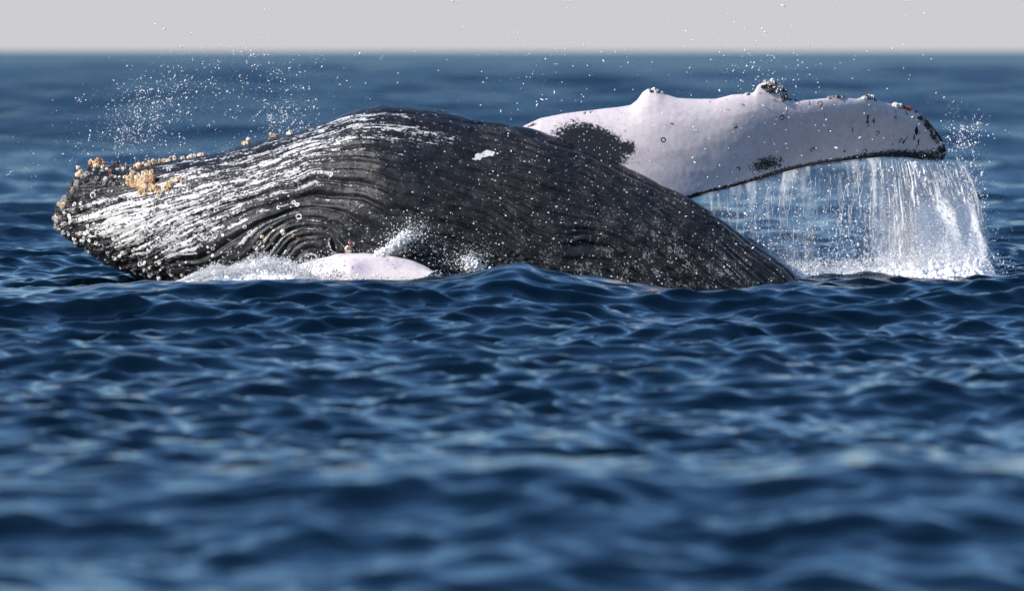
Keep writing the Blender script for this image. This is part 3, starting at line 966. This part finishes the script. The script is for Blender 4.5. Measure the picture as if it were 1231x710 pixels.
# loose drops hanging in the air over body and raised flipper
n = 1500
px = RNG.uniform(430, 1140, n); py = RNG.uniform(-25, 135, n) ** 1.0
keep = RNG.random(n) < 0.25 + 0.75 * np.exp(-((px - 900) / 90) ** 2) + 0.35 * np.exp(-((px - 660) / 70) ** 2)
px, py = px[keep], py[keep]
pos = pix_pos(px, py, RNG.normal(60.2, .6, len(px))); rad = sizes(len(px), .6, 2.9, 4.5)
p2, r2 = cloud([(150, 910, 70, 30, 30, 30, 60.2, .4, .8, 3.2), (110, 650, 90, 60, 35, 0, 60.2, .5, .8, 2.8), (130, 935, 105, 25, 14, -30, 60.0, .3, .7, 2.6)])
pos, rad = np.concatenate([pos, p2]), np.concatenate([rad, r2])
V, F = droplets(pos, rad)
stuff('spray', V, F, M_DROP, 'scattered water drops flying over the raised flipper and back', 'spray')

# drops in front of the flank
n = 420
px = RNG.uniform(430, 960, n); py = RNG.uniform(140, 345, n)
ok = py > curve(top_pts, px) + 6
px, py = px[ok], py[ok]
pos = pix_pos(px, py, RNG.uniform(57.6, 58.7, len(px))); rad = sizes(len(px), .8, 2.6, 3.5)
n = 170
px = RNG.uniform(780, 1120, n); py = RNG.uniform(125, 225, n)
ok = (py > curve(fl_top, px) + 4) & (py < curve(fl_bot, px))
pos = np.concatenate([pos, pix_pos(px[ok], py[ok], RNG.uniform(59.0, 60.0, ok.sum()))]); rad = np.concatenate([rad, sizes(ok.sum(), .9, 3.2)])
V, F = droplets(pos, rad)
stuff('spray', V, F, M_DROP, 'bright water drops in front of the dark flank and flipper', 'spray')


# ---- the curtain of water running off the raised flipper
def flip_y(px):
    return curve([(600, 60.0), (700, 60.12), (800, 60.25), (900, 60.50), (1000, 60.86), (1080, 61.22), (1140, 61.52), (1300, 61.6)], px)


def sheet(x0, x1, dens_fn, y_off, seed, top_fn, drift, soft=0.0):
    nu, nv = 170, 70
    u = np.linspace(0, 1, nu)[:, None] * np.ones((1, nv)); v = np.linspace(0, 1, nv)[None] * np.ones((nu, 1))
    px = x0 + (x1 - x0) * u
    py0 = top_fn(px)
    py = py0 + (336 - py0) * v
    pxd = px + drift(px) * v ** 0.5 + 9 * (fbm(px / 16 + seed, v * 2.5, 2) - .5) * v
    Y = flip_y(px) + y_off + 0.35 * (fbm(px / 24 + seed * 3, v * 1.4 + seed, 3) - .5)
    V = pix_pos(pxd, py, Y).reshape(-1, 3)
    me = np_mesh('water_sheet', V, grid_faces(nu, nv, False))
    attr(me, 'fall', np.stack([px * 0.008 + seed * 5, py * 0.008, np.zeros_like(px)], -1).reshape(-1, 3))
    attr(me, 'dens', np.clip(dens_fn(px, py, u, v), 0, 1).ravel())
    attr(me, 'soft', np.full(nu * nv, soft))
    return me


def edge_fade(u): return sstep(0, .06, u) * (1 - sstep(.94, 1, u))


trail_top = lambda px: curve(fl_bot, np.minimum(px, 1134)) - 2.0
cur = bpy.data.objects.new('water_curtain', None)
cur.location = (3.6, 61, 0)
COL.objects.link(cur)
tag(cur, 'curtain of white water streaming off the tip of the raised flipper', 'water', kind='stuff')


def child(name, me, mat):
    o = obj(name, me, mat, cur)
    o.matrix_parent_inverse = Matrix.Translation(-Vector(cur.location))
    return o


thin = lambda px, py, u, v: edge_fade(u) * (0.38 * np.exp(-(v / .28) ** 2) + 0.10 + 0.30 * np.exp(-((px - 945) / 26) ** 2) * sstep(.3, .8, v) + .25 * sstep(1000, 1060, px))
thick = lambda px, py, u, v: sstep(0, .4, u) * (1 - sstep(.88, 1, u)) * (0.34 + 0.95 * sstep(.08, .55, v)) * (0.45 + 0.55 * np.exp(-((px - 1110) / 45) ** 2))
child('water_sheet', sheet(838, 1136, thin, -.06, 1, trail_top, lambda p: 4 + 0 * p, 0.88), M_SHEET)
arc = lambda p: (p - 1052) * .52
for x0, x1, off, sd, dy in ((1030, 1146, -.16, 4, 10), (1045, 1142, .14, 8, 2), (1070, 1150, -.32, 13, 20), (1035, 1140, .02, 17, 30)):
    child('water_sheet', sheet(x0, x1, thick, off, sd, lambda px, dy=dy: trail_top(px) + dy, arc), M_SHEET)


def strands(n):
    V, F, base = [], [], 0
    for _ in range(n):
        if random.random() < .72: x = random.gauss(1105, 34)
        else: x = random.uniform(850, 1130)
        x = min(max(x, 845), 1146)
        big = math.exp(-((x - 1105) / 45) ** 2)
        p0 = float(curve(fl_bot, np.array([min(x, 1134.0)]))[0]) + random.random() ** 2 * 70
        p1 = min(334, p0 + random.uniform(20, 60 + 110 * big))
        m = 26
        t = np.linspace(0, 1, m)
        py = p0 + (p1 - p0) * t
        dr = (x - 1052) * .52 if x > 1020 else 3
        px = x + dr * np.clip((py - 190) / 145, 0, 1) ** .5 + random.uniform(1, 6) * (fbm(t * 3 + random.random() * 99, random.random() * 99, 3) - .5) * 2
        Y = float(flip_y(np.array([x]))[0]) + random.uniform(-.22, .2)
        c = pix_pos(px, py, np.full(m, Y))
        r = random.uniform(.4, 1.3) * (1 + 2.6 * (random.random() < .28) * big) * .008 / 2 * (0.5 + big * .6) * np.clip(vnoise(t * 9 + random.random() * 50, random.random() * 50) * 2.2 - .45, .02, 2) * np.sin(np.pi * np.clip(t * .94 + .04, 0, 1)) ** .5
        ang = np.arange(4) * math.pi / 2
        ring = c[:, None] + np.stack([np.cos(ang)[None] * r[:, None], np.sin(ang)[None] * r[:, None], 0 * r[:, None] * ang[None]], -1)
        V.append(ring.reshape(-1, 3)); F.append(grid_faces(m, 4, True) + base); base += m * 4
    return np_mesh('water_strand', np.concatenate(V), np.concatenate(F))


child('water_strands', strands(620), M_DROP)['kind'] = 'stuff'

# drops of the curtain
n = 17000
x = np.concatenate([RNG.normal(1108, 36, int(n * .72)), RNG.uniform(850, 1140, n - int(n * .72))])
p0 = curve(fl_bot, np.clip(x, 840, 1134))
f = RNG.random(n) ** .75
py = p0 + (335 - p0) * f
x = x + np.where(x > 1020, (x - 1052) * .52, 3) * np.clip((py - 190) / 145, 0, 1) ** .5
ok = (x < 1188) & (x > curve([(180, 760), (251, 850), (337, 965)], py) + 8)
pos = pix_pos(x, py, flip_y(x) + RNG.normal(0, .16, n))[ok]
rad = sizes(n, .55, 2.9, 3.0)[ok]
p2, r2 = cloud([(420, 1152, 172, 10, 22, -52, 61.5, .15, .6, 2.8), (420, 1168, 225, 9, 40, 0, 61.5, .15, .6, 2.8), (200, 1150, 150, 18, 14, -40, 61.5, .2, .5, 2.2),
                (2600, 945, 300, 12, 28, 0, 60.9, .1, .4, 1.5), (1500, 968, 322, 22, 8, -20, 60.9, .1, .4, 1.5), (260, 1195, 320, 14, 7, 0, 61.2, .2, .7, 2.6), (12000, 1112, 288, 32, 32, 0, 61.1, .2, .5, 1.6), (5000, 1150, 275, 15, 40, 0, 61.3, .2, .4, 1.5)])
pos, rad = np.concatenate([pos, p2]), np.concatenate([rad, r2])
V, F = droplets(pos, rad, 1.25)
child('water_drops', np_mesh('water_drops', V, None, F), M_DROP)['kind'] = 'stuff'


# ---- foam where whale and curtain meet the sea
def billow(x, y, n=5):
    t, a = 0, 1.0
    for k in range(n):
        t = t + a * np.abs(2 * vnoise(x * 2 ** k + 9.1 * k, y * 2 ** k + 3.7 * k) - 1); a *= 0.7
    return t


def mound(hpts, Yc, D, base, seed, amp):
    """torn, billowing bank of foam along the waterline"""
    x0, x1 = hpts[0][0], hpts[-1][0]
    st = np.arange(x0, x1, 0.9); nv = 60
    a = np.linspace(0, math.pi, nv)[None] * np.ones((len(st), 1))
    px = st[:, None] * np.ones((1, nv))
    h = curve(hpts, st, 2.0)[:, None]
    b = 0.30 * billow(px / 17 + seed, a * 1.6 + seed + 0.02 * px, 3) + 0.75 * fbm(px / 5 + seed, a * h / 5 + seed * 2, 3)
    f = 1 + amp * (b - 0.75)
    py = base + 4 - (h * f + 4) * np.sin(a) + 3.0 * (vnoise(px / 9 + seed, a * 3) - .5)
    Y = Yc(px) - D * np.cos(a) * np.sqrt(np.clip(h / 20, .1, 1)) * (0.8 + 0.4 * f)
    return pix_pos(px, py, Y).reshape(-1, 3), grid_faces(len(st), nv, False)[:, ::-1]


def foam(name, label, banks, fines):
    V, Q, base = [], [], 0
    for v, q in banks:
        V.append(v); Q.append(q + base); base += len(v)
    a, b = droplets(*fines)
    V.append(a)
    o = obj(name, np_mesh(name, np.concatenate(V), np.concatenate(Q), b + base), M_FOAM)
    return tag(o, label, 'foam', kind='stuff')


foot = [(893, 0), (910, 10), (935, 15), (960, 15), (1000, 17), (1040, 17), (1075, 22), (1110, 27), (1140, 24), (1165, 27), (1183, 24), (1193, 14), (1200, 0)]
Yf = lambda px: 60.5 + 0.25 * sstep(915, 960, px) + 0.35 * sstep(950, 1000, px)
banks = [mound(foot, Yf, .22, 337, 3.0, .9), mound([(a_, b_ * .62) for a_, b_ in foot], lambda px: Yf(px) - .35, .2, 338, 8.0, 1.0)]
n = 9000
x = RNG.uniform(897, 1200, n); h = curve(foot, x)
y = 338 - h * (0.3 + 1.0 * RNG.random(n) ** .8) - np.abs(RNG.normal(0, 3.0, n)) * (h / 12)
f1 = (pix_pos(x, y, Yf(x) - .38 + RNG.normal(0, .15, n)), sizes(n, .45, 2.2, 2.4))
f2 = cloud([(5000, 1110, 296, 34, 22, 0, 61.05, .15, .4, 1.7), (3000, 1085, 315, 30, 12, 0, 61.0, .15, .4, 1.7), (900, 1020, 325, 30, 7, 0, 60.9, .2, .4, 1.8)])
foam('foam', 'white churned foam at the foot of the falling water curtain', banks, [np.concatenate(q) for q in zip(f1, f2)])

throat = [(205, 0), (222, 5), (240, 12), (258, 18), (276, 16), (298, 25), (320, 30), (336, 25), (350, 23), (368, 10), (385, 0)]
Yt = lambda px: 58.72 + 0.0016 * (300 - px)
banks = [mound([(a_, b_ * 1.0) for a_, b_ in throat], Yt, .12, 340, 5.0, .55)]
n = 13000
x = RNG.uniform(206, 384, n); h = curve(throat, x, 3.0)
y = 341 - h * (0.55 + 0.55 * RNG.random(n)) - np.abs(RNG.normal(0, 4.0, n)) * np.clip(h / 16, 0.05, 1)
fp = (pix_pos(x, y, Yt(x) - .16 + RNG.normal(0, .05, n)), sizes(n, .4, 1.9, 3))
foam('foam', 'white foam boiling up where the throat meets the sea', banks, fp)

fp = cloud([(420, 460, 304, 12, 2.2, 33, 58.5, .05, 1.5, 5.0), (420, 480, 291, 9, 3.2, 42, 58.5, .05, 1.5, 5.0), (700, 470, 297, 18, 5, 36, 58.45, .06, .6, 2.4),
            (800, 494, 283, 13, 9, 30, 58.5, .08, .5, 2.2), (600, 485, 290, 40, 18, 20, 58.5, .1, .4, 1.8)])
wash = cloud([(900, 372, 322, 14, 6, 10, 58.32, .04, .5, 2.6), (500, 402, 330, 24, 3, 0, 58.22, .04, .5, 2.4), (600, 455, 333, 34, 1.8, 0, 58.15, .04, .5, 2.4), (300, 515, 331, 10, 3, 0, 58.2, .04, .4, 2.0),
              (260, 440, 304, 34, 3, 0, 58.3, .05, .4, 1.9)])
fp = [np.concatenate(q) for q in zip(fp, wash)]
V, F = droplets(*fp)
stuff('splash', V, F, M_FOAM, 'slanting white splash rising behind the low pink flipper', 'splash')
fp = cloud([(260, 570, 320, 3.5, 6, 70, 58.4, .05, 1.5, 4.6), (700, 566, 316, 7, 8, 60, 58.4, .06, .5, 2.4), (500, 550, 312, 22, 10, 10, 58.4, .1, .4, 1.8), (300, 575, 305, 12, 12, 0, 58.4, .1, .4, 1.6)])
V, F = droplets(*fp)
stuff('splash', V, F, M_FOAM, 'small white splash against the dark flank above the wave crest', 'splash')
